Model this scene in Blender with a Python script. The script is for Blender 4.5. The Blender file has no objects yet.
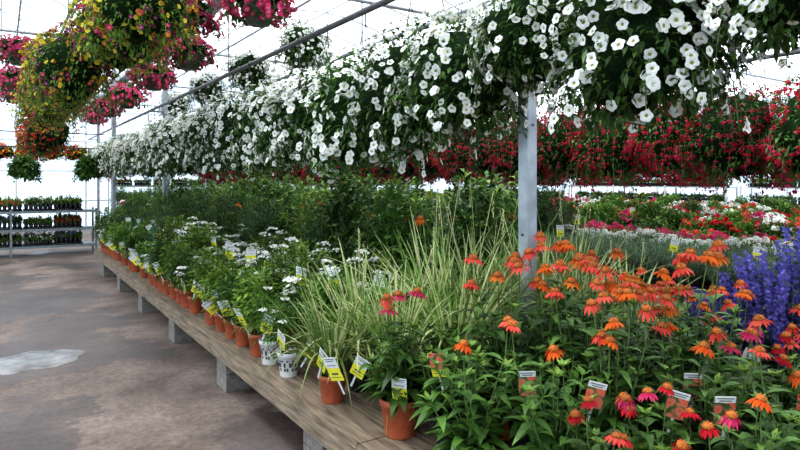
import bpy, math, random
from mathutils import Vector, Matrix
random.seed(11)
R=random.random
U=random.uniform
ZV=Vector((0,0,1))
pi=math.pi
SC=bpy.context.scene

# ---------------------------------------------------------------- materials
M={}
def nodes(name):
    m=bpy.data.materials.new(name); m.use_nodes=True
    nt=m.node_tree
    return m,nt,nt.nodes['Principled BSDF'],nt.nodes['Material Output']
def simple(name,col,rough=.6,metal=0,var=.25,scale=30,spec=.4,bump=0,obj_var=0):
    m,nt,p,o=nodes(name)
    tc=nt.nodes.new('ShaderNodeTexCoord')
    nz=nt.nodes.new('ShaderNodeTexNoise'); nz.inputs['Scale'].default_value=scale; nz.inputs['Detail'].default_value=4
    nt.links.new(tc.outputs['Object'],nz.inputs['Vector'])
    rp=nt.nodes.new('ShaderNodeValToRGB')
    rp.color_ramp.elements[0].position=.3; rp.color_ramp.elements[1].position=.7
    rp.color_ramp.elements[0].color=(*[c*(1-var) for c in col],1)
    rp.color_ramp.elements[1].color=(*[min(1,c*(1+var)) for c in col],1)
    nt.links.new(nz.outputs['Fac'],rp.inputs['Fac'])
    nt.links.new(rp.outputs['Color'],p.inputs['Base Color'])
    p.inputs['Roughness'].default_value=rough; p.inputs['Metallic'].default_value=metal
    p.inputs['Specular IOR Level'].default_value=spec
    if bump:
        b=nt.nodes.new('ShaderNodeBump'); b.inputs['Strength'].default_value=bump
        nt.links.new(nz.outputs['Fac'],b.inputs['Height']); nt.links.new(b.outputs['Normal'],p.inputs['Normal'])
    M[name]=m
    return m
def leafmat(name,c1,c2,trans=.3,rough=.45,scale=14,spec=.35,var=.25):
    m,nt,p,o=nodes(name)
    tc=nt.nodes.new('ShaderNodeTexCoord')
    nz=nt.nodes.new('ShaderNodeTexNoise'); nz.inputs['Scale'].default_value=scale; nz.inputs['Detail'].default_value=3
    nt.links.new(tc.outputs['Object'],nz.inputs['Vector'])
    rp=nt.nodes.new('ShaderNodeValToRGB')
    rp.color_ramp.elements[0].position=.35; rp.color_ramp.elements[1].position=.65
    rp.color_ramp.elements[0].color=(*c1,1); rp.color_ramp.elements[1].color=(*c2,1)
    nt.links.new(nz.outputs['Fac'],rp.inputs['Fac'])
    oi=nt.nodes.new('ShaderNodeObjectInfo')
    hs=nt.nodes.new('ShaderNodeHueSaturation')
    mr=nt.nodes.new('ShaderNodeMapRange'); mr.inputs['To Min'].default_value=1-var; mr.inputs['To Max'].default_value=1+var
    nt.links.new(oi.outputs['Random'],mr.inputs['Value']); nt.links.new(mr.outputs['Result'],hs.inputs['Value'])
    nt.links.new(rp.outputs['Color'],hs.inputs['Color'])
    nt.links.new(hs.outputs['Color'],p.inputs['Base Color'])
    p.inputs['Roughness'].default_value=rough; p.inputs['Specular IOR Level'].default_value=spec
    tr=nt.nodes.new('ShaderNodeBsdfTranslucent'); nt.links.new(hs.outputs['Color'],tr.inputs['Color'])
    mx=nt.nodes.new('ShaderNodeMixShader'); mx.inputs['Fac'].default_value=trans
    nt.links.new(p.outputs[0],mx.inputs[1]); nt.links.new(tr.outputs[0],mx.inputs[2])
    nt.links.new(mx.outputs[0],o.inputs['Surface'])
    M[name]=m
leafmat('leaf_dark',(.026,.062,.013),(.065,.135,.028))
leafmat('leaf_mid',(.05,.115,.022),(.12,.235,.045),var=.3)
leafmat('leaf_light',(.12,.21,.03),(.26,.37,.07))
leafmat('leaf_grey',(.09,.15,.11),(.20,.27,.20))
leafmat('leaf_blue',(.038,.085,.042),(.095,.17,.08))
leafmat('leaf_bronze',(.035,.045,.018),(.085,.09,.035))
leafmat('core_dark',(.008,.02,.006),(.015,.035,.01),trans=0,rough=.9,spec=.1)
leafmat('stem',(.06,.11,.03),(.12,.18,.05),trans=0)
leafmat('grass_cream',(.42,.46,.22),(.64,.64,.36),trans=.35)
leafmat('grass_green',(.10,.20,.04),(.22,.34,.09),trans=.35)
leafmat('pet_white',(.72,.73,.68),(.85,.85,.82),trans=.3,rough=.7,spec=.1,var=.05)
leafmat('pet_throat',(.32,.36,.09),(.45,.46,.13),trans=.2)
leafmat('pet_pink',(.45,.02,.11),(.70,.08,.24),trans=.3,rough=.7,spec=.1)
leafmat('pet_purple',(.12,.015,.08),(.25,.03,.15),trans=.3,rough=.7,spec=.1)
leafmat('pet_yellow',(.52,.38,.025),(.72,.60,.07),trans=.3,rough=.7,spec=.1)
leafmat('pet_rust',(.38,.09,.02),(.55,.20,.04),trans=.3,rough=.7,spec=.1)
leafmat('pet_orange',(.58,.085,.015),(.74,.20,.03),trans=.3,rough=.6,spec=.1,var=.15)
leafmat('pet_coral',(.56,.05,.04),(.72,.12,.08),trans=.3,rough=.6,spec=.1,var=.15)
leafmat('pet_red',(.38,.01,.02),(.60,.025,.045),trans=.3,rough=.6,spec=.1)
leafmat('pet_fuch',(.34,.01,.04),(.60,.04,.11),trans=.3,rough=.6,spec=.1)
leafmat('pet_magenta',(.42,.02,.08),(.62,.06,.16),trans=.3,rough=.6,spec=.1)
leafmat('pet_blue',(.09,.08,.30),(.20,.17,.52),trans=.3,rough=.6,spec=.1)
leafmat('cone_orange',(.20,.04,.01),(.50,.16,.02),trans=0,rough=.7,scale=220)
simple('terracotta',(.40,.10,.045),.55,var=.15)
simple('pot_black',(.015,.015,.016),.5)
simple('pot_white',(.66,.66,.65),.45,var=.05)
simple('ink',(.06,.06,.065),.6)
simple('soil',(.02,.013,.009),.95,bump=.5,scale=120)
simple('tag_white',(.64,.66,.66),.4,var=.03)
simple('tag_yellow',(.70,.68,.05),.4,var=.03)
simple('tag_green',(.10,.26,.08),.4,var=.5,scale=90)
simple('steel',(.33,.35,.37),.42,.5,var=.22,scale=9)
simple('steel_dark',(.12,.12,.13),.5,.5)
simple('pipe_white',(.55,.58,.60),.45,.0,var=.1)
simple('concrete',(.19,.175,.155),.9,bump=.3,scale=25)
simple('shelf_metal',(.20,.23,.24),.5,.3)
simple('wire',(.05,.05,.05),.5,.3)
simple('basket_plastic',(.07,.09,.06),.5)
m,nt,p,o=nodes('tag_photo')
tc=nt.nodes.new('ShaderNodeTexCoord'); vo=nt.nodes.new('ShaderNodeTexVoronoi'); vo.inputs['Scale'].default_value=42
rp=nt.nodes.new('ShaderNodeValToRGB'); rp.color_ramp.elements[0].color=(.22,.03,.02,1); rp.color_ramp.elements[0].position=.12
rp.color_ramp.elements[1].color=(.05,.11,.03,1); rp.color_ramp.elements[1].position=.8
e=rp.color_ramp.elements.new(.3); e.color=(.70,.12,.06,1); e=rp.color_ramp.elements.new(.55); e.color=(.66,.20,.14,1)
nt.links.new(tc.outputs['Object'],vo.inputs['Vector']); nt.links.new(vo.outputs['Distance'],rp.inputs[0]); nt.links.new(rp.outputs[0],p.inputs['Base Color']); p.inputs['Roughness'].default_value=.4
M['tag_photo']=m

# weathered wood
m,nt,p,o=nodes('wood')
tc=nt.nodes.new('ShaderNodeTexCoord'); mp=nt.nodes.new('ShaderNodeMapping'); mp.inputs['Scale'].default_value=(14,1.2,14)
nz=nt.nodes.new('ShaderNodeTexNoise'); nz.inputs['Scale'].default_value=4; nz.inputs['Detail'].default_value=8
rp=nt.nodes.new('ShaderNodeValToRGB')
rp.color_ramp.elements[0].position=.3;rp.color_ramp.elements[1].position=.72
rp.color_ramp.elements[0].color=(.08,.058,.04,1); rp.color_ramp.elements[1].color=(.30,.23,.16,1)
bp=nt.nodes.new('ShaderNodeBump'); bp.inputs['Strength'].default_value=.3
nt.links.new(tc.outputs['Object'],mp.inputs[0]); nt.links.new(mp.outputs[0],nz.inputs['Vector'])
nt.links.new(nz.outputs['Fac'],rp.inputs[0]); nt.links.new(rp.outputs[0],p.inputs['Base Color'])
nt.links.new(nz.outputs['Fac'],bp.inputs['Height']); nt.links.new(bp.outputs[0],p.inputs['Normal'])
p.inputs['Roughness'].default_value=.8
M['wood']=m

# floor: stained concrete with damp patches
m,nt,p,o=nodes('floor_concrete')
L=nt.links.new; N=nt.nodes.new
tc=N('ShaderNodeTexCoord')
n1=N('ShaderNodeTexNoise'); n1.inputs['Scale'].default_value=1.3; n1.inputs['Detail'].default_value=8; n1.inputs['Roughness'].default_value=.65
n2=N('ShaderNodeTexNoise'); n2.inputs['Scale'].default_value=22; n2.inputs['Detail'].default_value=7; n2.inputs['Roughness'].default_value=.7
n3=N('ShaderNodeTexNoise'); n3.inputs['Scale'].default_value=.9; n3.inputs['Detail'].default_value=8; n3.inputs['Distortion'].default_value=.6
for n in (n1,n2,n3): L(tc.outputs['Object'],n.inputs['Vector'])
rp=N('ShaderNodeValToRGB'); rp.color_ramp.elements[0].position=.36; rp.color_ramp.elements[1].position=.64
rp.color_ramp.elements[0].color=(.09,.064,.052,1); rp.color_ramp.elements[1].color=(.21,.16,.134,1)
L(n1.outputs['Fac'],rp.inputs[0])
mx=N('ShaderNodeMixRGB'); mx.blend_type='MULTIPLY'; mx.inputs[0].default_value=.85
rp2=N('ShaderNodeValToRGB'); rp2.color_ramp.elements[0].position=.3;rp2.color_ramp.elements[0].color=(.45,.45,.45,1);rp2.color_ramp.elements[1].position=.62
L(n2.outputs['Fac'],rp2.inputs[0]); L(rp.outputs[0],mx.inputs[1]); L(rp2.outputs[0],mx.inputs[2])
wet=N('ShaderNodeValToRGB'); wet.color_ramp.elements[0].position=.55; wet.color_ramp.elements[1].position=.61
L(n3.outputs['Fac'],wet.inputs[0])
last=wet.outputs[0]
for (cx,cy,r) in ((.15,9.2,1.2),(.25,6.35,.95),(-.1,11.5,.8),(.75,7.6,.5),(.2,4.4,.5)):
    vm=N('ShaderNodeVectorMath'); vm.operation='DISTANCE'; vm.inputs[1].default_value=(cx,cy,0)
    sc=N('ShaderNodeVectorMath'); sc.operation='MULTIPLY'; sc.inputs[1].default_value=(2.4,2.4,0)
    sb=N('ShaderNodeVectorMath'); sb.operation='SUBTRACT'; sb.inputs[1].default_value=(.5,.5,.5)
    L(n1.outputs['Color'],sb.inputs[0]); L(sb.outputs[0],sc.inputs[0]); 
    va=N('ShaderNodeVectorMath'); va.operation='ADD'; L(tc.outputs['Object'],va.inputs[0]); L(sc.outputs[0],va.inputs[1])
    L(va.outputs[0],vm.inputs[0])
    mr=N('ShaderNodeMapRange'); mr.inputs['From Min'].default_value=r*.85; mr.inputs['From Max'].default_value=r; mr.inputs['To Min'].default_value=1; mr.inputs['To Max'].default_value=0
    L(vm.outputs['Value'],mr.inputs['Value'])
    ma=N('ShaderNodeMath'); ma.operation='MAXIMUM'; L(last,ma.inputs[0]); L(mr.outputs[0],ma.inputs[1]); last=ma.outputs[0]
dk=N('ShaderNodeMixRGB'); dk.blend_type='MULTIPLY'; dk.inputs[2].default_value=(.45,.42,.43,1)
L(last,dk.inputs[0]); L(mx.outputs[0],dk.inputs[1]); L(dk.outputs[0],p.inputs['Base Color'])
rr=N('ShaderNodeMapRange'); rr.inputs['To Min'].default_value=.8; rr.inputs['To Max'].default_value=.5
L(last,rr.inputs['Value']); L(rr.outputs[0],p.inputs['Roughness'])
p.inputs['Specular IOR Level'].default_value=.3
bp=N('ShaderNodeBump'); bp.inputs['Strength'].default_value=.15; L(n2.outputs['Fac'],bp.inputs['Height']); L(bp.outputs[0],p.inputs['Normal'])
M['floor_concrete']=m
simple('puddle_water',(.19,.185,.18),.25,var=.4,scale=7,spec=.35)

# greenhouse sheet
def sheet(name,tr,col,tcol,scale=.8):
    m,nt,p,o=nodes(name); N=nt.nodes.new; L=nt.links.new
    nt.nodes.remove(p)
    t=N('ShaderNodeBsdfTransparent'); t.inputs[0].default_value=(*tcol,1)
    d=N('ShaderNodeBsdfTranslucent'); d.inputs[0].default_value=(*col,1)
    tc=N('ShaderNodeTexCoord'); w=N('ShaderNodeTexNoise'); w.inputs['Scale'].default_value=scale; w.inputs['Detail'].default_value=5
    wv=N('ShaderNodeTexWave'); wv.inputs['Scale'].default_value=.9; wv.bands_direction='Y'; wv.inputs['Distortion'].default_value=.3
    L(tc.outputs['Object'],w.inputs[0]); L(tc.outputs['Object'],wv.inputs[0])
    av=N('ShaderNodeMath'); av.operation='MULTIPLY_ADD'; av.inputs[1].default_value=.35
    L(wv.outputs['Fac'],av.inputs[0]); L(w.outputs['Fac'],av.inputs[2])
    rp=N('ShaderNodeMapRange'); rp.inputs['To Min'].default_value=1-tr-.25; rp.inputs['To Max'].default_value=1-tr+.2
    L(av.outputs[0],rp.inputs['Value'])
    mx=N('ShaderNodeMixShader'); L(rp.outputs[0],mx.inputs[0]); L(t.outputs[0],mx.inputs[1]); L(d.outputs[0],mx.inputs[2])
    L(mx.outputs[0],o.inputs['Surface']); M[name]=m
sheet('roof_sheet',.50,(.74,.78,.82),(.84,.89,.94))
sheet('wall_sheet',.20,(.44,.55,.65),(.56,.68,.78))

# ---------------------------------------------------------------- builder
class B:
    def __init__(s): s.v=[];s.f=[];s.m=[];s.mi={}
    def mat(s,n):
        if n not in s.mi: s.mi[n]=len(s.mi)
        return s.mi[n]
    def face(s,idx,n): s.f.append(idx); s.m.append(s.mat(n))
FLAT={'wood','concrete','steel','tag_white','tag_yellow','tag_photo','tag_green','ink','shelf_metal','pipe_white'}
def mesh(b,name):
    me=bpy.data.meshes.new(name)
    me.from_pydata([tuple(v) for v in b.v],[],b.f)
    names=list(b.mi)
    for n in names: me.materials.append(M[n])
    me.polygons.foreach_set('material_index',b.m)
    me.polygons.foreach_set('use_smooth',[names[i] not in FLAT for i in b.m])
    me.update()
    return me
def place(me,name,loc=(0,0,0),rz=0,s=1,rx=0,ry=0):
    ob=bpy.data.objects.new(name,me); SC.collection.objects.link(ob)
    ob.location=loc; ob.rotation_euler=(rx,ry,rz); ob.scale=(s,s,s) if not hasattr(s,'__len__') else s
    return ob
def leaf(b,o,d,Ln,W,mat,droop=.3,n=1,fold=.25,roll=0,mat2=None):
    d=d.normalized(); s=d.cross(ZV)
    if s.length<.05: s=Vector((1,0,0))
    s.normalize(); u=s.cross(d)
    if roll:
        s=s*math.cos(roll)+u*math.sin(roll); u=s.cross(d)
    i=len(b.v); b.v.append(o)
    for k in range(1,n+1):
        t=k/(n+1); c=o+d*(Ln*t)-ZV*(droop*Ln*t*t); w=W*.5*(math.sin(pi*t**.8) if n<5 else min(1,3*(1-t)))
        e=u*(w*fold*2)
        b.v+= [c+s*w+e,c,c-s*w+e]
    b.v.append(o+d*Ln-ZV*(droop*Ln))
    m2=mat2 or mat
    b.face((i,i+1,i+2),mat); b.face((i,i+2,i+3),m2)
    for k in range(n-1):
        a=i+1+3*k
        b.face((a,a+3,a+4,a+1),mat); b.face((a+1,a+4,a+5,a+2),m2)
    a=i+1+3*(n-1)
    b.face((a,a+3,a+1),mat); b.face((a+1,a+3,a+2),m2)
def tube(b,pts,r,mat,seg=4,r2=None,cap=False):
    n=len(pts); base=len(b.v)
    for k,p in enumerate(pts):
        d=(pts[min(k+1,n-1)]-pts[max(k-1,0)]).normalized()
        s=d.cross(ZV)
        if s.length<.05: s=Vector((1,0,0))
        s.normalize(); u=s.cross(d); rad=r if r2 is None else r+(r2-r)*k/(n-1)
        for j in range(seg):
            a=2*pi*j/seg; b.v.append(p+s*(rad*math.cos(a))+u*(rad*math.sin(a)))
    for k in range(n-1):
        for j in range(seg):
            j2=(j+1)%seg; a=base+k*seg
            b.face((a+j,a+j2,a+seg+j2,a+seg+j),mat)
    if cap:
        b.face(tuple(base+j for j in range(seg)),mat); b.face(tuple(base+(n-1)*seg+j for j in range(seg)),mat)
def lathe(b,prof,mat,seg=20,c=Vector((0,0,0)),capb=True,capt=None):
    base=len(b.v)
    for r,z in prof:
        for j in range(seg):
            a=2*pi*j/seg; b.v.append(c+Vector((r*math.cos(a),r*math.sin(a),z)))
    for k in range(len(prof)-1):
        for j in range(seg):
            j2=(j+1)%seg; a=base+k*seg
            b.face((a+j,a+j2,a+seg+j2,a+seg+j),mat)
    if capb: b.face(tuple(base+j for j in range(seg))[::-1],mat)
    if capt: b.face(tuple(base+(len(prof)-1)*seg+j for j in range(seg)),capt)
def box(b,c,s,mat,rot=None):
    i=len(b.v); c=Vector(c)
    for x in (-.5,.5):
        for y in (-.5,.5):
            for z in (-.5,.5):
                p=Vector((x*s[0],y*s[1],z*s[2]))
                if rot: p=rot@p
                b.v.append(c+p)
    for f in ((0,1,3,2),(4,6,7,5),(0,4,5,1),(2,3,7,6),(0,2,6,4),(1,5,7,3)):
        b.face(tuple(i+k for k in f),mat)
def frame(n):
    n=n.normalized(); t=n.cross(ZV)
    if t.length<.05: t=Vector((1,0,0))
    t.normalize(); return t,n.cross(t)
def rdir(zmin=-1,zmax=1):
    z=U(zmin,zmax); a=U(0,2*pi); r=math.sqrt(max(0,1-z*z)); return Vector((r*math.cos(a),r*math.sin(a),z))
def pot(b,Rr,H,mat,text=False):
    lathe(b,[(Rr*.7,0),(Rr*.72,.004),(Rr*.93,H*.82),(Rr,H*.83),(Rr*1.02,H),(Rr*.93,H),(Rr*.90,H*.9)],mat,24,capt='soil')
    if text:
        for z0,z1,st in ((.25,.38,2),(.42,.60,3),(.64,.7,1)):
            for j in range(0,24):
                if (j*7+st)%5<2: continue
                i=len(b.v)
                for zz,jj in ((z0,j),(z0,j+.8),(z1,j+.8),(z1,j)):
                    a=2*pi*jj/24; rr=Rr*(.7+.23*zz/.82)+.0015
                    b.v.append(Vector((rr*math.cos(a),rr*math.sin(a),H*zz)))
                b.face((i,i+1,i+2,i+3),'ink')
def petunia(b,o,n,r,mp,mc,N=15):
    t,u=frame(n); i=len(b.v); b.v.append(o-n*(r*.5)); ph=U(0,6)
    for rr,h,lob in ((.28,-.12,0),(.68,.02,.5),(1,0,1)):
        for j in range(N):
            k=2*pi*j/N+ph
            q=r*rr*(1-.16*lob*(1 if j%3==0 else 0)); hh=h*r+ (U(-.15,.12)*r if lob==1 else 0)
            b.v.append(o+t*(q*math.cos(k))+u*(q*math.sin(k))+n*hh)
    for j in range(N):
        j2=(j+1)%N
        b.face((i,i+1+j,i+1+j2),mc)
        for q in (0,1):
            a=i+1+q*N; b.face((a+j,a+N+j,a+N+j2,a+j2),mp)
def disc(b,o,n,r,mp,N=5):
    t,u=frame(n); i=len(b.v); b.v.append(o-n*r*.2); ph=U(0,6)
    for j in range(2*N):
        k=pi*j/N+ph; q=r*(1 if j%2 else .6)
        b.v.append(o+t*(q*math.cos(k))+u*(q*math.sin(k)))
    for j in range(2*N): b.face((i,i+1+j,i+1+(j+1)%(2*N)),mp)
def lump(dr,ph,amp=.16):
    return 1+amp*(math.sin(3*dr.x+ph)*math.cos(4*dr.y+ph*2)+.6*math.sin(7*dr.z+5*dr.x+ph))
def core(b,c,rx,rz,mat,ph):
    base=len(b.v); S,K=14,9
    for k in range(K+1):
        th=pi*k/K
        for j in range(S):
            a=2*pi*j/S; d=Vector((math.sin(th)*math.cos(a),math.sin(th)*math.sin(a),math.cos(th)))
            l=lump(d,ph)*U(.9,1.06); b.v.append(c+Vector((d.x*rx*l,d.y*rx*l,d.z*rz*l)))
    for k in range(K):
        for j in range(S):
            j2=(j+1)%S; a=base+k*S; b.face((a+j,a+S+j,a+S+j2,a+j2),mat)

def basket(seed,rx,rz,hang,leafm,nl,flowers,nf,fr,ll=.045,trail=14,kind='pet',bias=0,showbowl=False,leafm2='leaf_mid'):
    """origin at the hook; wires, bowl, foliage and flowers hang below"""
    random.seed(seed); b=B(); ph=U(0,9); c=Vector((0,0,-hang))
    rim=c.z+(.02 if not showbowl else -.02)
    for k in range(3):
        a=2*pi*k/3
        tube(b,[Vector((.15*math.cos(a),.15*math.sin(a),rim)),Vector((0,0,-.05))],.0025,'wire',4)
    tube(b,[Vector((0,0,-.05)),Vector((0,0,-.0))],.004,'wire',4)
    tube(b,[Vector((.0,0,0)),Vector((.02,0,.025)),Vector((0,0,.05)),Vector((-.02,0,.03))],.004,'wire',4)
    bc=Vector((0,0,rim))
    lathe(b,[(.09,-.16),(.13,-.08),(.155,0),(.16,.01)],'basket_plastic',16,bc,True,'soil')
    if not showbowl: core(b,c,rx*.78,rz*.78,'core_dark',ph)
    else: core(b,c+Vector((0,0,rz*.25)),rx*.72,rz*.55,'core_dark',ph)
    def surf(d,k=1.0):
        l=lump(d,ph)*k; return c+Vector((d.x*rx*l,d.y*rx*l,d.z*rz*l))
    z0=-.95 if not showbowl else -.85
    for i in range(nl):
        d=rdir(z0); o=surf(d,U(.72,1.02)); dd=(d+rdir()*.9+Vector((0,0,-.15))).normalized()
        leaf(b,o,dd,ll*U(.7,1.3),ll*.5,leafm if R()<.65 else leafm2,.25)
    for i in range(trail):
        a=U(0,2*pi); d=Vector((math.cos(a),math.sin(a),U(-.7,-.1))).normalized(); p0=surf(d,.85); L_=U(.12,.3)
        p1=p0+Vector((d.x*.08,d.y*.08,-L_*.4)); p2=p1+Vector((d.x*.02,d.y*.02,-L_*.6))
        tube(b,[p0,p1,p2],.0025,'stem',3)
        for k in range(18):
            t=R(); p=p0.lerp(p1,t*2) if t<.5 else p1.lerp(p2,t*2-1)
            leaf(b,p,rdir(-.8,.3),ll*.9,ll*.42,leafm,.3)
            if kind=='pet' and k%5==0:
                n=(Vector((d.x,d.y,.1))+rdir()*.4).normalized(); petunia(b,p+n*.03,n,fr*.9,random.choice(flowers),'pet_throat')
    cl=[rdir(z0*.7) for _ in range(9)]
    for i in range(nf):
        d=rdir(z0) if R()>bias else rdir(0,1)
        if R()<.4: d=(random.choice(cl)+rdir()*.35).normalized()
        col=random.choice(flowers)
        o=surf(d,U(.98,1.1)); n=(d+rdir()*.6+Vector((0,0,.1))).normalized()
        if kind=='pet': petunia(b,o,n,fr*U(.75,1.15),col,'pet_throat')
        elif kind=='small': disc(b,o,n,fr*U(.8,1.2),col)
        else:
            q=o-ZV*.03
            tube(b,[o+ZV*.02,q],.0015,'stem',3)
            for k in range(4):
                a=k*pi/2+i; leaf(b,q,Vector((math.cos(a),math.sin(a),-.35)),fr*1.3,fr*.55,col,.2)
            leaf(b,q,Vector((.05,0,-1)),fr*1.4,fr*.9,random.choice(flowers),0,roll=R()*3)
            leaf(b,q,Vector((0,.05,-1)),fr*1.4,fr*.9,col,0,roll=1.5+R())
    return mesh(b,'basket_mesh')

def shrub(seed,Rr,H,leafm,nl,ll,potm='terracotta',flower=None,nf=0,fr=.02,kind='disc',text=False,lw=.4):
    random.seed(seed); b=B(); pot(b,.08,.16,potm,text); ph=U(0,9)
    for i in range(14):
        a=U(0,2*pi); r=U(.2,.85)*Rr
        top=Vector((r*math.cos(a),r*math.sin(a),.14+H*U(.8,1.15)))
        tube(b,[Vector((.02*math.cos(a),.02*math.sin(a),.14)),Vector((r*.6*math.cos(a),r*.6*math.sin(a),.14+H*.5)),top],.003,'stem',3)
        for k in range(7): leaf(b,top-ZV*(.012*k),rdir(-.1,1),ll,ll*lw,'leaf_light' if R()<.4 else leafm,.3)
    for i in range(nl):
        d=rdir(-.9); k=U(.35,1)*lump(d,ph,.2)
        o=Vector((d.x*Rr*k,d.y*Rr*k,.15+H*.52+d.z*H*.5*k))
        if o.z<.17: o.z=.17+R()*.04
        dd=Vector((d.x,d.y,.35+d.z*.5))+rdir()*.7
        leaf(b,o,dd,ll*U(.6,1.3),ll*lw,leafm if R()<.8 else 'leaf_mid',.35)
    for i in range(nf):
        d=rdir(.15); k=U(.95,1.15); o=Vector((d.x*Rr*k,d.y*Rr*k,.15+H*.52+d.z*H*.6*k))
        if kind=='umbel':
            tube(b,[o-ZV*.14-Vector((d.x,d.y,0))*.03,o-ZV*.01],.002,'stem',3)
            for q in range(24):
                a=U(0,2*pi); rr=math.sqrt(R())*fr
                disc(b,o+Vector((rr*math.cos(a),rr*math.sin(a),.01*R()-rr*rr*8)),(ZV+rdir()*.7).normalized(),.0115,flower)
        elif kind=='ball':
            for q in range(16):
                dd=rdir(-.3); disc(b,o+dd*fr,dd,.015,flower)
        else: disc(b,o,(d+rdir()*.4).normalized(),fr*U(.8,1.2),flower)
    return mesh(b,'shrub_mesh')

def spiky(seed,Rr,H,leafm,ns,potm='terracotta',flower=None,needle=.03,per=26,fl0=.62,leafw=.16):
    random.seed(seed); b=B(); pot(b,.08,.16,potm)
    for i in range(ns):
        a=U(0,2*pi); r=Rr*math.sqrt(R()); h=H*U(.6,1.08)*(1-.25*r/Rr)
        pts=[Vector((r*.25*math.cos(a),r*.25*math.sin(a),.14)),Vector((r*.7*math.cos(a),r*.7*math.sin(a),.14+h*.5)),Vector((r*math.cos(a),r*math.sin(a),.14+h))]
        tube(b,pts,.002,'stem',3)
        for k in range(per):
            t=(k+.5)/per; p=pts[0].lerp(pts[1],t*2) if t<.5 else pts[1].lerp(pts[2],t*2-1)
            fl=flower and t>fl0 and i%6!=0
            if fl:
                for q in range(4): disc(b,p+rdir()*.014,rdir(),.0125,flower,4)
            else: leaf(b,p,rdir(-.1,.9),needle*U(.7,1.2),needle*(leafw if not flower else .4),leafm,.15)
    return mesh(b,'spiky_mesh')

def coneflower(seed,H,cols,nst=12,potm='terracotta',bloom=.35,lf='leaf_mid'):
    random.seed(seed); b=B(); pot(b,.09,.17,potm)
    for i in range(nst):
        a=2*pi*i/nst+U(-.3,.3); sp=U(.03,.17); ca,sa=math.cos(a),math.sin(a)
        bl=R()<bloom; h=H*(U(.78,1.15) if bl else U(.4,.80))
        pts=[Vector((.02*ca,.02*sa,.15)),Vector((sp*.5*ca,sp*.5*sa,.15+h*.4)),Vector((sp*.9*ca,sp*.9*sa,.15+h*.75)),Vector((sp*ca+U(-.02,.02),sp*sa+U(-.02,.02),.15+h))]
        tube(b,pts,.0033,'stem',5,.0022)
        nl=10
        for k in range(nl):
            t=.05+(.64 if bl else .93)*k/nl; f=t*3; q=int(f); p=pts[q].lerp(pts[q+1],f-q)
            aa=a+k*2.4+U(-.4,.4); Ln=U(.10,.165)*(1.15-.5*t)
            leaf(b,p,Vector((math.cos(aa),math.sin(aa),U(.25,.9))),Ln,Ln*.30,lf if R()<.45 else 'leaf_dark',U(.3,.75),3,.22)
        top=pts[3]; n=(ZV+rdir()*.35).normalized(); t_,u_=frame(n)
        if bl:
            col=random.choice(cols)
            base=len(b.v); S=10; cr=.019
            for (rr,hh) in ((.7,-.25),(1,.1),(.85,.6),(.45,.95)):
                for j in range(S):
                    k=2*pi*j/S; q=cr*rr*U(.9,1.1); b.v.append(top+t_*(q*math.cos(k))+u_*(q*math.sin(k))+n*(cr*hh*.95))
            b.v.append(top+n*cr)
            for k in range(3):
                for j in range(S):
                    j2=(j+1)%S; a2=base+k*S; b.face((a2+j,a2+j2,a2+S+j2,a2+S+j),'cone_orange')
            for j in range(S): b.face((base+3*S+j,base+3*S+(j+1)%S,base+4*S),'cone_orange')
            for j in range(40):
                dd=rdir(0,1); w=(t_*dd.x+u_*dd.y+n*dd.z); leaf(b,top+w*cr*.9,w,.008,.004,'cone_orange',0)
            np_=random.choice((12,13,14,15)); dr=U(-.2,-1.0); ps=U(.75,.98)
            for j in range(np_):
                k=2*pi*j/np_+U(-.1,.1); w=t_*math.cos(k)+u_*math.sin(k)+n*(dr+U(-.18,.18))
                leaf(b,top+(t_*math.cos(k)+u_*math.sin(k))*.013,w,U(.035,.045)*ps,.015,col,.25,2,.12)
        else:
            for j in range(8):
                k=2*pi*j/8+R(); leaf(b,top,Vector((math.cos(k),math.sin(k),.9)),U(.03,.07),.02,'leaf_light' if R()<.3 else 'leaf_mid',.2)
    for i in range(30):
        a=U(0,2*pi); leaf(b,Vector((.05*math.cos(a),.05*math.sin(a),.16+.05*R())),Vector((math.cos(a),math.sin(a),U(.3,1.5))),U(.14,.22),.048,lf,U(.4,.9),3,.2)
    return mesh(b,'coneflower_mesh')

def grass(seed,n,Lm,potm='pot_black'):
    random.seed(seed); b=B(); pot(b,.095,.18,potm)
    for i in range(n):
        a=U(0,2*pi); r=U(0,.05); Ln=Lm*U(.45,1.08)
        leaf(b,Vector((r*math.cos(a),r*math.sin(a),.15)),Vector((math.cos(a)*U(.1,1.0),math.sin(a)*U(.1,1.0),1.3)),Ln,U(.010,.016),'grass_cream' if R()<.65 else 'grass_green',U(.15,1.0)*(Ln/Lm),8,.35,mat2='grass_green' if R()<.8 else 'grass_cream')
    for i in range(2):
        a=U(0,2*pi); t=Vector((.2*math.cos(a),.2*math.sin(a),Lm*U(.9,1.08))); tube(b,[Vector((0,0,.15)),t*.6+Vector((0,0,.05)),t],.0022,'grass_cream',3)
        for k in range(14): leaf(b,t-ZV*(k*.011),Vector((U(-1,1),U(-1,1),1.2)),.03,.006,'grass_cream',.2)
    return mesh(b,'grass_mesh')

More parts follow.
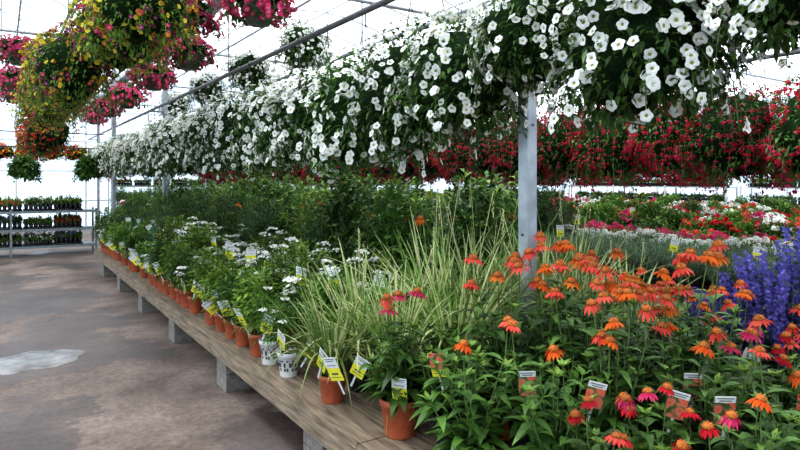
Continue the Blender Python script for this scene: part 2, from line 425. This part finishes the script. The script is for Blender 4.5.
# ---------------------------------------------------------------- prototypes
WH=['pet_white']
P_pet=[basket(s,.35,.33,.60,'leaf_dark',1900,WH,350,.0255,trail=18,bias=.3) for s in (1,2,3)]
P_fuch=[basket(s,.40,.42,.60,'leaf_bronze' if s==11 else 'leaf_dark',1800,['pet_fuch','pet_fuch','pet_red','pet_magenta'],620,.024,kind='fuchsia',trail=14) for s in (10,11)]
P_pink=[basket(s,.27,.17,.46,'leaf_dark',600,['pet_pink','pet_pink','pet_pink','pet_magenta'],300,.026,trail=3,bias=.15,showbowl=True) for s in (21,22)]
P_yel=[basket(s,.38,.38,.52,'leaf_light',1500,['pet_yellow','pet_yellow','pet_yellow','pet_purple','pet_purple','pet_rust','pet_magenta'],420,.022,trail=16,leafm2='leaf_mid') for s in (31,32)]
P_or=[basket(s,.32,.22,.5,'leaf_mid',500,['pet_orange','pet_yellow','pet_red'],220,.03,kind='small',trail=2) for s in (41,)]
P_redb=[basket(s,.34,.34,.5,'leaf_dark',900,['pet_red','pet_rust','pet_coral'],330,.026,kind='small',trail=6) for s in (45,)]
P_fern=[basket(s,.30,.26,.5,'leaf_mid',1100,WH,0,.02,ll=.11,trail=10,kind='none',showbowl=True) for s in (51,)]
P_cone=[coneflower(60,.58,['pet_orange','pet_orange','pet_coral'],bloom=.42),coneflower(61,.56,['pet_coral','pet_orange','pet_coral','pet_magenta'],bloom=.40),coneflower(62,.46,['pet_magenta','pet_red','pet_coral','pet_red'],bloom=.42),coneflower(63,.44,['pet_coral','pet_magenta','pet_red'],bloom=.42),coneflower(64,.54,['pet_orange','pet_coral'],bloom=.28)]
P_conek=coneflower(65,.36,['pet_orange'],11,'pot_black',.0)
P_tall=[coneflower(66,.66,['pet_orange','pet_coral'],14,'terracotta',.12),coneflower(67,.86,['pet_orange'],14,'pot_black',.0,'leaf_light'),coneflower(68,.76,['pet_orange'],14,'terracotta',.0,'leaf_dark')]
P_grass=[grass(70,230,1.06),grass(71,200,.95),grass(72,180,.95,'terracotta')]
P_yar=[shrub(80,.18,.32,'leaf_mid',650,.05,'terracotta','pet_white',14,.042,'umbel',lw=.25),shrub(81,.19,.40,'leaf_dark',700,.05,'terracotta','pet_white',12,.040,'umbel',lw=.28)]
P_yarw=[shrub(82,.17,.32,'leaf_mid',700,.05,'pot_white','pet_white',3,.03,'umbel',text=True,lw=.25)]
P_gr=[shrub(83,.17,.34,'leaf_mid',700,.065),shrub(84,.19,.50,'leaf_dark',850,.065),shrub(85,.20,.66,'leaf_blue',1100,.055),shrub(86,.18,.44,'leaf_light',750,.06)]
P_big=[shrub(101,.22,.80,'leaf_mid',900,.10,lw=.35),shrub(102,.24,.74,'leaf_light',800,.09,lw=.3),shrub(103,.22,.86,'leaf_dark',950,.09,lw=.45)]
P_dot=[shrub(87,.18,.54,'leaf_dark',900,.055,'terracotta','pet_orange',10,.02),shrub(88,.18,.50,'leaf_mid',900,.055,'terracotta','pet_coral',6,.02)]
P_spk=[spiky(90,.19,.78,'leaf_mid',54,needle=.055),spiky(91,.18,.66,'leaf_blue',50,needle=.05),spiky(92,.22,.88,'leaf_dark',60,needle=.06),spiky(99,.20,.84,'leaf_light',40,needle=.08,leafw=.2)]
P_lav=[spiky(93,.18,.34,'leaf_grey',66,'pot_black',needle=.04)]
P_blue=[spiky(94,.26,.84,'leaf_blue',120,'pot_black','pet_blue',.05,34,.36)]
P_ger=[shrub(s,.17,.22,'leaf_mid',600,.06,'terracotta',c,13,.034,'ball') for s,c in ((95,'pet_red'),(96,'pet_pink'),(97,'pet_white'),(98,'pet_coral'))]
random.seed(5)

# ---------------------------------------------------------------- shell
X0,X1,Y0,Y1=-5.6,18.4,-8.0,23.0
b=B(); box(b,((X0+X1)/2,(Y0+Y1)/2,-.05),(X1-X0,Y1-Y0,.1),'floor_concrete'); place(mesh(b,'floor'),'floor')
b=B(); i=0
pts=[]
n=40
for k in range(n):
    a=2*pi*k/n; rr=.39*(1+.07*math.sin(2*a+1)+.06*math.sin(5*a)+.05*math.sin(9*a)); pts.append((rr*1.0*math.cos(a),rr*math.sin(a)*.9))
for (x,y) in pts: b.v.append(Vector((x,y,.0)))
for (x,y) in pts: b.v.append(Vector((x*.96,y*.96,.003)))
for k in range(n): b.face((k,(k+1)%n,n+(k+1)%n,n+k),'puddle_water')
b.face(tuple(range(n,2*n)),'puddle_water')
place(mesh(b,'puddle'),'puddle',(.22,6.22,.001))

EAVE=3.95; RISE=1.7; BAY=8.0
def arc(xa,t):
    return xa+BAY*t, EAVE+RISE*math.sin(pi*t)**.85
b=B(); K=16
for bay in range(3):
    xa=X0+BAY*bay; base=len(b.v)
    for k in range(K+1):
        x,z=arc(xa,k/K)
        for y in (Y0,Y1): b.v.append(Vector((x,y,z)))
    for k in range(K): a=base+2*k; b.face((a,a+1,a+3,a+2),'roof_sheet')
place(mesh(b,'ceiling'),'ceiling')
def gable(name,y):
    b=B()
    b.v+=[Vector((X0,y,0)),Vector((X1,y,0)),Vector((X1,y,EAVE)),Vector((X0,y,EAVE))]; b.face((0,1,2,3),'wall_sheet')
    for bay in range(3):
        base=len(b.v)
        for k in range(K+1):
            x,z=arc(X0+BAY*bay,k/K); b.v.append(Vector((x,y,z)))
        b.face(tuple(range(base,base+K+1)),'wall_sheet')
    place(mesh(b,name),name)
gable('wall_north',Y1); gable('wall_south',Y0)
for name,x in (('wall_west',X0),('wall_east',X1)):
    b=B(); b.v+=[Vector((x,Y0,0)),Vector((x,Y1,0)),Vector((x,Y1,EAVE)),Vector((x,Y0,EAVE))]; b.face((0,1,2,3),'wall_sheet'); place(mesh(b,name),name)
b=B()
x=X0
while x<=X1+.01:
    box(b,(x,Y1-.05,EAVE/2),(.06,.05,EAVE),'pipe_white'); x+=2.0
for z in (.9,1.9,2.9,EAVE): box(b,((X0+X1)/2,Y1-.09,z),(X1-X0,.04,.06),'pipe_white')
place(mesh(b,'trim_1'),'trim_1')
b=B()
y=Y0
while y<=Y1+.01:
    box(b,(X1-.05,y,EAVE/2),(.05,.06,EAVE),'pipe_white'); y+=2.0
for z in (.9,2.0,3.0): box(b,(X1-.09,(Y0+Y1)/2,z),(.04,Y1-Y0,.06),'pipe_white')
place(mesh(b,'trim_2'),'trim_2')
# roof bows, purlins, ties
b=B()
y=Y0+.5
while y<Y1:
    for bay in range(3):
        tube(b,[Vector((arc(X0+BAY*bay,k/12)[0],y,arc(X0+BAY*bay,k/12)[1]-.04)) for k in range(13)],.022,'pipe_white',6)
    y+=1.46
for bay in range(3):
    for t in (.12,.3,.5,.7,.88):
        x,z=arc(X0+BAY*bay,t); tube(b,[Vector((x,Y0,z-.08)),Vector((x,Y1,z-.08))],.022,'pipe_white',5)
place(mesh(b,'roof_bow_frame'),'roof_bow_frame')
PY=[-6.4,-2.03,2.36,6.75,11.13,15.5,19.9]
PP=[-6.4,2.36,11.13,19.9]
for y in PY:
    for bay in range(3):
        b=B(); xa=X0+BAY*bay
        tube(b,[Vector((xa,y,EAVE-.03)),Vector((xa+BAY,y,EAVE-.03))],.026,'steel',6)
        for t in (.3,.5,.7):
            x,z=arc(xa,t); x2=xa+BAY*(.5+(t-.5)*.7)
            tube(b,[Vector((x2,y,EAVE-.03)),Vector((x,y,z-.04))],.014,'steel',5)
        place(mesh(b,'roof_truss'),'roof_truss')
for x in (2.41,10.4):
    b=B(); box(b,(x,(Y0+Y1)/2,EAVE+.04),(.22,Y1-Y0,.08),'steel'); place(mesh(b,'roof_gutter'),'roof_gutter')
# posts
b=B(); w=.038; bv=.006
prof=[(-w+bv,-w),(w-bv,-w),(w,-w+bv),(w,w-bv),(w-bv,w),(-w+bv,w),(-w,w-bv),(-w,-w+bv)]
for z in (0,EAVE):
    for x,y in prof: b.v.append(Vector((x,y,z)))
for k in range(8): b.face((k,(k+1)%8,8+(k+1)%8,8+k),'steel')
box(b,(0,0,.006),(.2,.2,.012),'steel'); box(b,(0,0,2.80),(.1,.1,.07),'steel'); box(b,(0,0,EAVE-.1),(.12,.12,.1),'steel')
for z in (1.2,1.9,2.3):
    tube(b,[Vector((0,-.044,z)),Vector((0,-.036,z))],.007,'steel_dark',8,cap=True); tube(b,[Vector((-.044,0,z+.1)),Vector((-.036,0,z+.1))],.007,'steel_dark',8,cap=True)
mp_=mesh(b,'post')
for x in (2.41,10.4):
    for y in PP: place(mp_,'support_post',(x,y,0))
place(mp_,'support_post',(1.98,13.9,0))
place(mp_,'support_post',(7.6,11.1,0)); place(mp_,'support_post',(7.6,2.36,0))

def rail(x,z,ya,yb,r=.02,mat='steel',top=EAVE-.05,arms=None):
    b=B(); tube(b,[Vector((x,ya,z)),Vector((x,yb,z))],r,mat,8,cap=True)
    for y in PY:
        if ya-.1<y<yb+.1:
            if arms is not None and y in PP: tube(b,[Vector((x,y,z)),Vector((arms,y,z))],.014,'steel_dark',6)
            elif z<top-.1: tube(b,[Vector((x,y,z)),Vector((x,y,top))],.007,'steel_dark',5)
    place(mesh(b,'overhead_pipe'),'overhead_pipe')
rail(2.15,2.80,-2.2,20,.024,'steel_dark',arms=2.372)
rail(5.7,2.70,-2.2,20,.02,'steel_dark')
rail(9.6,2.66,-2.2,20,.02,'steel_dark')
rail(13.6,2.66,-2.2,20,.02,'steel_dark')
rail(.9,3.56,-2.2,20); rail(1.32,3.58,-2.2,20,.014); rail(1.8,3.56,-2.2,20); rail(.2,3.82,-2.2,20,.014); rail(3.0,3.7,-2.2,20,.016)
rail(.55,3.22,2.3,11.2,.014); rail(.62,2.97,11.1,20,.014)
rail(3.9,3.3,-2,20,.035,'steel')

# ---------------------------------------------------------------- benches
def bench(x0,x1,y0,y1,z):
    b=B(); n=max(3,int((x1-x0)/.2)); w=(x1-x0)/n
    ys=[y0]
    while ys[-1]<y1-.1: ys.append(min(y1,ys[-1]+3.0))
    for i in range(n):
        for a,c in zip(ys[:-1],ys[1:]):
            box(b,(x0+w*(i+.5),(a+c)/2,z-.019+U(-.002,0)),(w-.012,c-a-.008,.038),'wood')
    for x in (x0+.02,x1-.02):
        for a,c in zip(ys[:-1],ys[1:]): box(b,(x,(a+c)/2,z-.085),(.038,c-a-.006,.09),'wood')
    y=y0+.35
    while y<y1:
        box(b,((x0+x1)/2,y,z-.085),(x1-x0-.09,.09,.09),'wood')
        hz=(z-.13)
        for x in (x0+.16,(x0+x1)/2,x1-.16):
            for q in range(2): box(b,(x,y,hz*(q+.5)/2),(.19,.24,hz/2-.006),'concrete')
        y+=1.62
    place(mesh(b,'plant_bench'),'plant_bench')
BZ=.40
bench(1.34,3.62,-.62,11.6,BZ)
B2=.55
bench(4.85,7.0,-.6,12,B2)
bench(8.4,10.0,-.6,18,B2); bench(11.4,14.0,1,20,B2)
bench(2.7,7.0,13.6,19.5,B2)

def put(me,name,x,y,z,s=1.0,rz=None):
    return place(me,name,(x,y,z),U(0,6.28) if rz is None else rz,s)
def clear(x,y,r=.2):
    for px in (2.41,10.4,7.6):
        for py in PP:
            if abs(x-px)<r and abs(y-py)<r: return False
    return True
# bench 1: coneflowers (near end)
j=0
yy0=.05
while yy0<2.6:
    for i in range(7):
        x=1.56+.29*i+(.12 if j%2 else 0)+U(-.02,.02); yy=yy0+U(-.02,.02)
        d=.553*x+.833*yy
        if x>3.5 or d<1.62 or not clear(x,yy,.17): continue
        if x>3.1 and yy>.85: continue
        if yy>2.32 and 1.9<x: continue
        q=random.choice([P_cone[0],P_cone[0],P_cone[1],P_cone[4]]) if (x>1.95 and yy>1.45) else random.choice(P_cone[1:]+[P_cone[2],P_cone[3]])
        s=.84 if d<2.05 else (.96 if d<2.5 else 1.12)
        if x>2.7: s*=.78
        if x<1.95: q=random.choice([P_cone[3],P_cone[1],P_conek,P_cone[2]]); s*=.94
        put(q,'potted_coneflower',x,yy,BZ,(s*1.05,s*1.05,s))
    yy0+=.29; j+=1
for (x,y,s) in ((3.36,1.46,1.0),(3.42,1.14,.95),(3.3,1.78,.72)): put(P_blue[0],'potted_salvia',x,y,BZ,s)
for (x,y,s,k) in ((2.05,2.55,1.04,0),(2.36,2.66,1.12,0),(2.66,2.5,1.10,1),(2.95,2.55,1.04,0),(1.75,2.66,.92,1),(1.72,3.0,.98,1),(2.2,2.95,1.1,0),(2.55,2.98,1.1,2),(2.9,2.95,1.08,1),(1.50,2.92,.84,2),(3.25,2.75,1.0,0),(3.22,2.3,.88,1)):
    put(P_grass[k],'potted_ornamental_grass',x,y,BZ,s)
y=3.2; k=0
while y<11.42:
    for i in range(8):
        x=1.475+.27*i+(0 if i==0 else U(-.03,.03)); yy=y+U(-.03,.03)+(.13 if i%2 else 0)
        if yy>11.42 or not clear(x,yy): continue
        if i==0:
            if 3.4<y<3.95: q=P_yarw[0]
            elif R()<.12: continue
            elif y<6.5: q=random.choice([P_gr[0],P_yar[0],P_gr[3],P_gr[0]])
            else: q=random.choice(P_gr[:2]+[P_yar[0],P_gr[3]])
            s=U(.85,1.05)
        elif i in (1,2):
            if y<7.6: q=random.choice(P_yar+P_yar+[P_gr[0],P_gr[3]]); s=U(1,1.3)
            else: q=random.choice(P_gr+[P_yar[0]]); s=U(.9,1.15)
        elif i==3: q=random.choice(P_yar+P_gr[1:]+P_tall if y<8 else P_gr[1:]); s=U(1,1.15)
        else:
            if y<5.9: q=random.choice([P_dot[0]]+P_gr[1:3]+P_tall+P_big+[P_spk[2],P_cone[4]]); s=U(1.0,1.22)
            else: q=random.choice(P_spk+P_big+[P_gr[2],P_tall[1]]); s=U(.85,1.25)
        nm='potted_yarrow' if q in P_yar+P_yarw else ('potted_rosemary' if q in P_spk else 'potted_coneflower' if q in P_cone+P_tall else 'potted_gaillardia' if q in P_dot else 'potted_shrub')
        put(q,nm,x,yy,BZ,s)
    y+=.262; k+=1
# bench 2
y=-.3
while y<11.8:
    for i in range(7):
        x=5.02+.3*i
        if not clear(x,y): continue
        if i<3:
            q,nm=(P_lav[0],'potted_lavender') if y<5 else (random.choice(P_gr[:3]),'potted_shrub')
        elif i<5:
            q,nm=(P_ger[2],'potted_geranium') if y<5.2 else (random.choice(P_dot+P_gr[:3]),'potted_gaillardia')
        else:
            q,nm=random.choice([(P_ger[0],'potted_geranium'),(P_ger[3],'potted_geranium'),(P_ger[1],'potted_geranium'),(P_gr[0],'potted_shrub')])
        put(q,nm,x,y+U(-.02,.02),B2,U(.95,1.15))
    y+=.3
for x0,x1,ya,yb in ((8.55,9.95,1.2,17.8),(11.6,13.9,3,19.8)):
    y=ya
    while y<yb:
        x=x0
        while x<x1:
            q,nm=random.choice([(P_ger[0],'potted_geranium'),(P_ger[1],'potted_geranium'),(P_ger[3],'potted_geranium'),(P_ger[0],'potted_geranium'),(P_ger[2],'potted_geranium'),(P_gr[0],'potted_shrub')])
            if clear(x,y): put(q,nm,x,y,B2,U(1.15,1.4))
            x+=.38
        y+=.38
y=13.8
while y<19.4:
    x=2.9
    while x<6.9:
        if clear(x,y): put(random.choice(P_gr+P_spk[:1]+[P_ger[1],P_ger[2]]),'potted_shrub',x,y,B2,U(1,1.25))
        x+=.42
    y+=.5

# ---------------------------------------------------------------- hanging baskets
y=.90; k=0
SS={0:.82,1:1.02,2:.78,3:1.0,4:1.06}
while y<17:
    s=SS.get(k,U(1.06,1.2))
    put(P_pet[k%3],'hanging_petunia_basket',2.15+U(-.03,.03),y,2.775,s)
    y+=(.60 if k<1 else .54 if k<5 else .58)+U(-.02,.03); k+=1
y=1.6
while y<19.5:
    put(random.choice(P_fuch),'hanging_fuchsia_basket',5.7+U(-.05,.05),y,2.68,U(1.02,1.16)); y+=.66
y=2.5
while y<19.5:
    put(random.choice(P_fuch),'hanging_fuchsia_basket',9.6,y,2.64,U(1.0,1.1)); y+=.78
y=5
while y<19.5:
    put(random.choice(P_fuch+P_redb),'hanging_fuchsia_basket',13.6,y,2.64,1.08); y+=.85
for y in (5.1,5.7,6.3): put(random.choice(P_yel),'hanging_calibrachoa_basket',.9,y,3.55,U(1.0,1.1))
for y in (6.6,7.2,7.8,8.5,9.3,10.1): put(P_yel[int(y*2)%2],'hanging_calibrachoa_basket',.55,y,3.21,U(.9,1.0))
for y in (11.4,12.2,13.2): put(P_redb[0],'hanging_begonia_basket',.62,y,2.96,1.1)
for (x,y,z) in ((1.32,5.5,3.57),(1.32,6.9,3.57),(1.8,4.85,3.55),(1.8,7.1,3.55),(1.8,9.0,3.55),(1.8,11.2,3.55),(.2,9.5,3.81),(.2,12,3.81),(.2,14.4,3.81),(1.8,13.4,3.55),(1.8,15.6,3.55)):
    put(random.choice(P_pink),'hanging_petunia_basket',x,y,z,U(1.0,1.15))
for y in (6.6,8.5,10.5,13): put(P_pet[1],'hanging_petunia_basket',3.0,y,3.69,.85)
def xrail(xa,xb,y,z):
    b=B(); tube(b,[Vector((xa,y,z)),Vector((xb,y,z))],.016,'steel_dark',6,cap=True)
    for x in (xa+.1,xb-.1): tube(b,[Vector((x,y,z)),Vector((x,y,EAVE+.3))],.008,'steel_dark',5)
    place(mesh(b,'overhead_pipe'),'overhead_pipe')
xrail(-2.2,2.1,16.4,2.72)
for i in range(8): put(P_or[0],'hanging_begonia_basket',-2+.5*i,16.4,2.70,.9)
xrail(-1.4,1.9,14.95,2.3)
for x in (-.9,.42,1.62): put(P_fern[0],'hanging_fern_basket',x,14.95,2.29,.85)
xrail(2.8,16,20.6,2.7)
x=3.0
while x<16: put(random.choice(P_fuch+P_redb+P_pink),'hanging_fuchsia_basket',x,20.6,2.68,1.05); x+=.7

# ---------------------------------------------------------------- trays and shelves
def tray(seed,flower,h=1.0):
    random.seed(seed); b=B()
    box(b,(0,0,.012),(.54,.28,.02),'pot_black')
    for i in range(6):
        for j in range(3):
            c=Vector((-.22+.088*i,-.09+.09*j,.02)); lathe(b,[(.025,0),(.038,.065)],'pot_black',8,c,True,'soil'); hh=h*U(.6,1.15)
            for k in range(30): leaf(b,c+Vector((U(-.03,.03),U(-.03,.03),.06+R()*.05*hh)),rdir(.1,1),U(.05,.09)*hh,.028,'leaf_mid' if R()<.6 else 'leaf_light',.3)
            if flower:
                for k in range(5): disc(b,c+Vector((U(-.04,.04),U(-.04,.04),U(.09,.15)*hh)),rdir(.1,1),.022,flower)
    return mesh(b,'tray')
P_tray=[tray(200,None,1.4),tray(201,None,1.1),tray(202,'pet_pink',1.2),tray(203,'pet_white',1.2),tray(204,'pet_yellow',1.2),tray(205,'pet_blue',1.3),tray(206,'pet_purple',1.1),tray(207,'pet_red',1.1)]
random.seed(9)
def shelf(x0,x1,y,levels,mat='shelf_metal',depth=.6,flip=False):
    b=B(); L_=x1-x0; n=max(1,round(L_/1.6))
    top=levels[-1]+.04
    for k in range(n+1):
        for dy in (-depth/2,depth/2): box(b,(x0+L_*k/n,y+dy,top/2),(.04,.04,top),mat)
    for z in levels:
        box(b,((x0+x1)/2,y,z-.02),(L_,depth,.03),mat)
        box(b,((x0+x1)/2,y-depth/2-.012,z-.02),(L_,.02,.05),mat)
    return b
b=shelf(-3.0,1.75,15.1,(.20,.56,.94)); place(mesh(b,'display_shelf'),'display_shelf')
for z in (.198,.558,.938):
    x=-2.7
    while x<1.6:
        for yy in (14.96,15.26): put(random.choice(P_tray[:2]*3+P_tray),'seedling_tray',x,yy,z,(1,1,U(1.2,1.7)),0)
        x+=.56
for (xx,ya) in ((17.3,3.0),(17.3,9.0),(17.3,15.0)):
    b=shelf(0,5.6,0,(.5,.95,1.4),'pipe_white'); place(mesh(b,'display_shelf'),'display_shelf',(xx,ya,0),pi/2)
    for z in (.498,.948,1.398):
        y=ya+.35
        while y<ya+5.4:
            put(random.choice(P_tray),'seedling_tray',xx-.12,y,z,(1,1,1.4),pi/2); y+=.6
for (xa,xb) in ((3.0,9.0),(9.6,16.0)):
    b=shelf(xa,xb,21.9,(.5,.95,1.4,1.85),'pipe_white'); place(mesh(b,'display_shelf'),'display_shelf')
    for z in (.498,.948,1.398,1.848):
        x=xa+.4
        while x<xb-.3: put(random.choice(P_tray),'seedling_tray',x,21.8,z,(1,1,1.4),0); x+=.6

# ---------------------------------------------------------------- labels
def tag(top,bot,w=.062,h=.10,stake=.06,split=.55):
    b=B()
    box(b,(0,0,stake/2),(.009,.0015,stake),'tag_white')
    box(b,(0,0,stake+h*split/2),(w,.0015,h*split),bot); box(b,(0,0,stake+h*(1+split)/2),(w,.0015,h*(1-split)),top)
    for s in (-1,1):
        for k,(ww,zz) in enumerate(((.8,.93),(.6,.85),(.7,.66),(.5,.3),(.75,.15))):
            if (bot if zz<split else top)=='tag_photo': continue
            box(b,(0,s*.0012,stake+h*zz),(w*ww,.0006,h*(.025 if k!=3 else .07)),'ink')
    return mesh(b,'tag')
T1=tag('tag_white','tag_yellow'); T2=tag('tag_white','tag_photo',.062,.105,split=.78); T3=tag('tag_white','tag_green'); T4=tag('tag_photo','tag_yellow',.062,.105,split=.3)
random.seed(3)
def lab(me,x,y,z,face,lean=.25,roll=0,s=1.0):
    place(me,'plant_label',(x,y,z),face+pi/2,s,rx=lean,ry=roll)
y=2.6
while y<11:
    lab(T1,1.40,y,BZ+.15,math.radians(215+U(-25,25)),U(.2,.5),U(-.8,.8),U(1.15,1.4)); y+=U(.18,.36)
y=3
while y<10:
    lab(random.choice([T1,T3,T1]),1.60+U(0,.25),y,BZ+.44,math.radians(225+U(-25,25)),U(0,.3),U(-.5,.5),1.25); y+=U(.28,.5)
for (x,y,me) in ((1.56,2.02,T4),(1.80,1.46,T2),(1.96,1.24,T2),(2.06,1.10,T2),(2.3,.95,T4),(1.70,1.66,T2),(2.2,1.3,T2),(2.5,.9,T2),(2.62,1.02,T1)):
    lab(me,x,y,BZ+.31,math.radians(222+U(-15,15)),.3,U(-.35,.35),1.05)
lab(T1,2.72,1.38,BZ+.3,math.radians(215),.25,.3,1.1); lab(T1,1.53,2.3,BZ+.13,math.radians(220),.3,.05,1.15); lab(T1,1.47,2.66,BZ+.16,math.radians(220),.3,.5,1.2)
for (x,y) in ((4.95,2.4),(4.95,3.1),(4.95,1.8)): lab(T1,x,y,B2+.35,math.radians(205),.1,.2,1.1)
for (x,y,z) in ((5.1,4.5,.95),(6.2,5.2,1.0),(6.0,7.0,1.0),(8.5,6,1.0),(8.5,9,1.0)): lab(T1,x,y,z-.05,math.radians(215),.1,0,1.3)

# ---------------------------------------------------------------- light, camera
w=bpy.data.worlds.new('overcast_sky'); SC.world=w; w.use_nodes=True
bg=w.node_tree.nodes['Background']; bg.inputs[0].default_value=(.95,.97,1,1); bg.inputs[1].default_value=2.5
sd=bpy.data.lights.new('sun_light','SUN'); sd.energy=5.0; sd.angle=math.radians(14); sd.color=(1,.96,.90)
so=bpy.data.objects.new('sun_light',sd); SC.collection.objects.link(so)
so.rotation_euler=Vector((.35,-.40,-1)).to_track_quat('-Z','Y').to_euler()
cd=bpy.data.cameras.new('camera'); cam=bpy.data.objects.new('camera',cd); SC.collection.objects.link(cam)
cam.location=(0,0,1.6); cam.rotation_euler=(math.radians(90),0,-math.radians(33.6))
cd.sensor_width=36; cd.lens=27; cd.shift_y=-45/800; cd.clip_end=200
SC.camera=cam
SC.view_settings.view_transform='Standard'
try: SC.view_settings.look='Medium High Contrast'
except Exception: pass
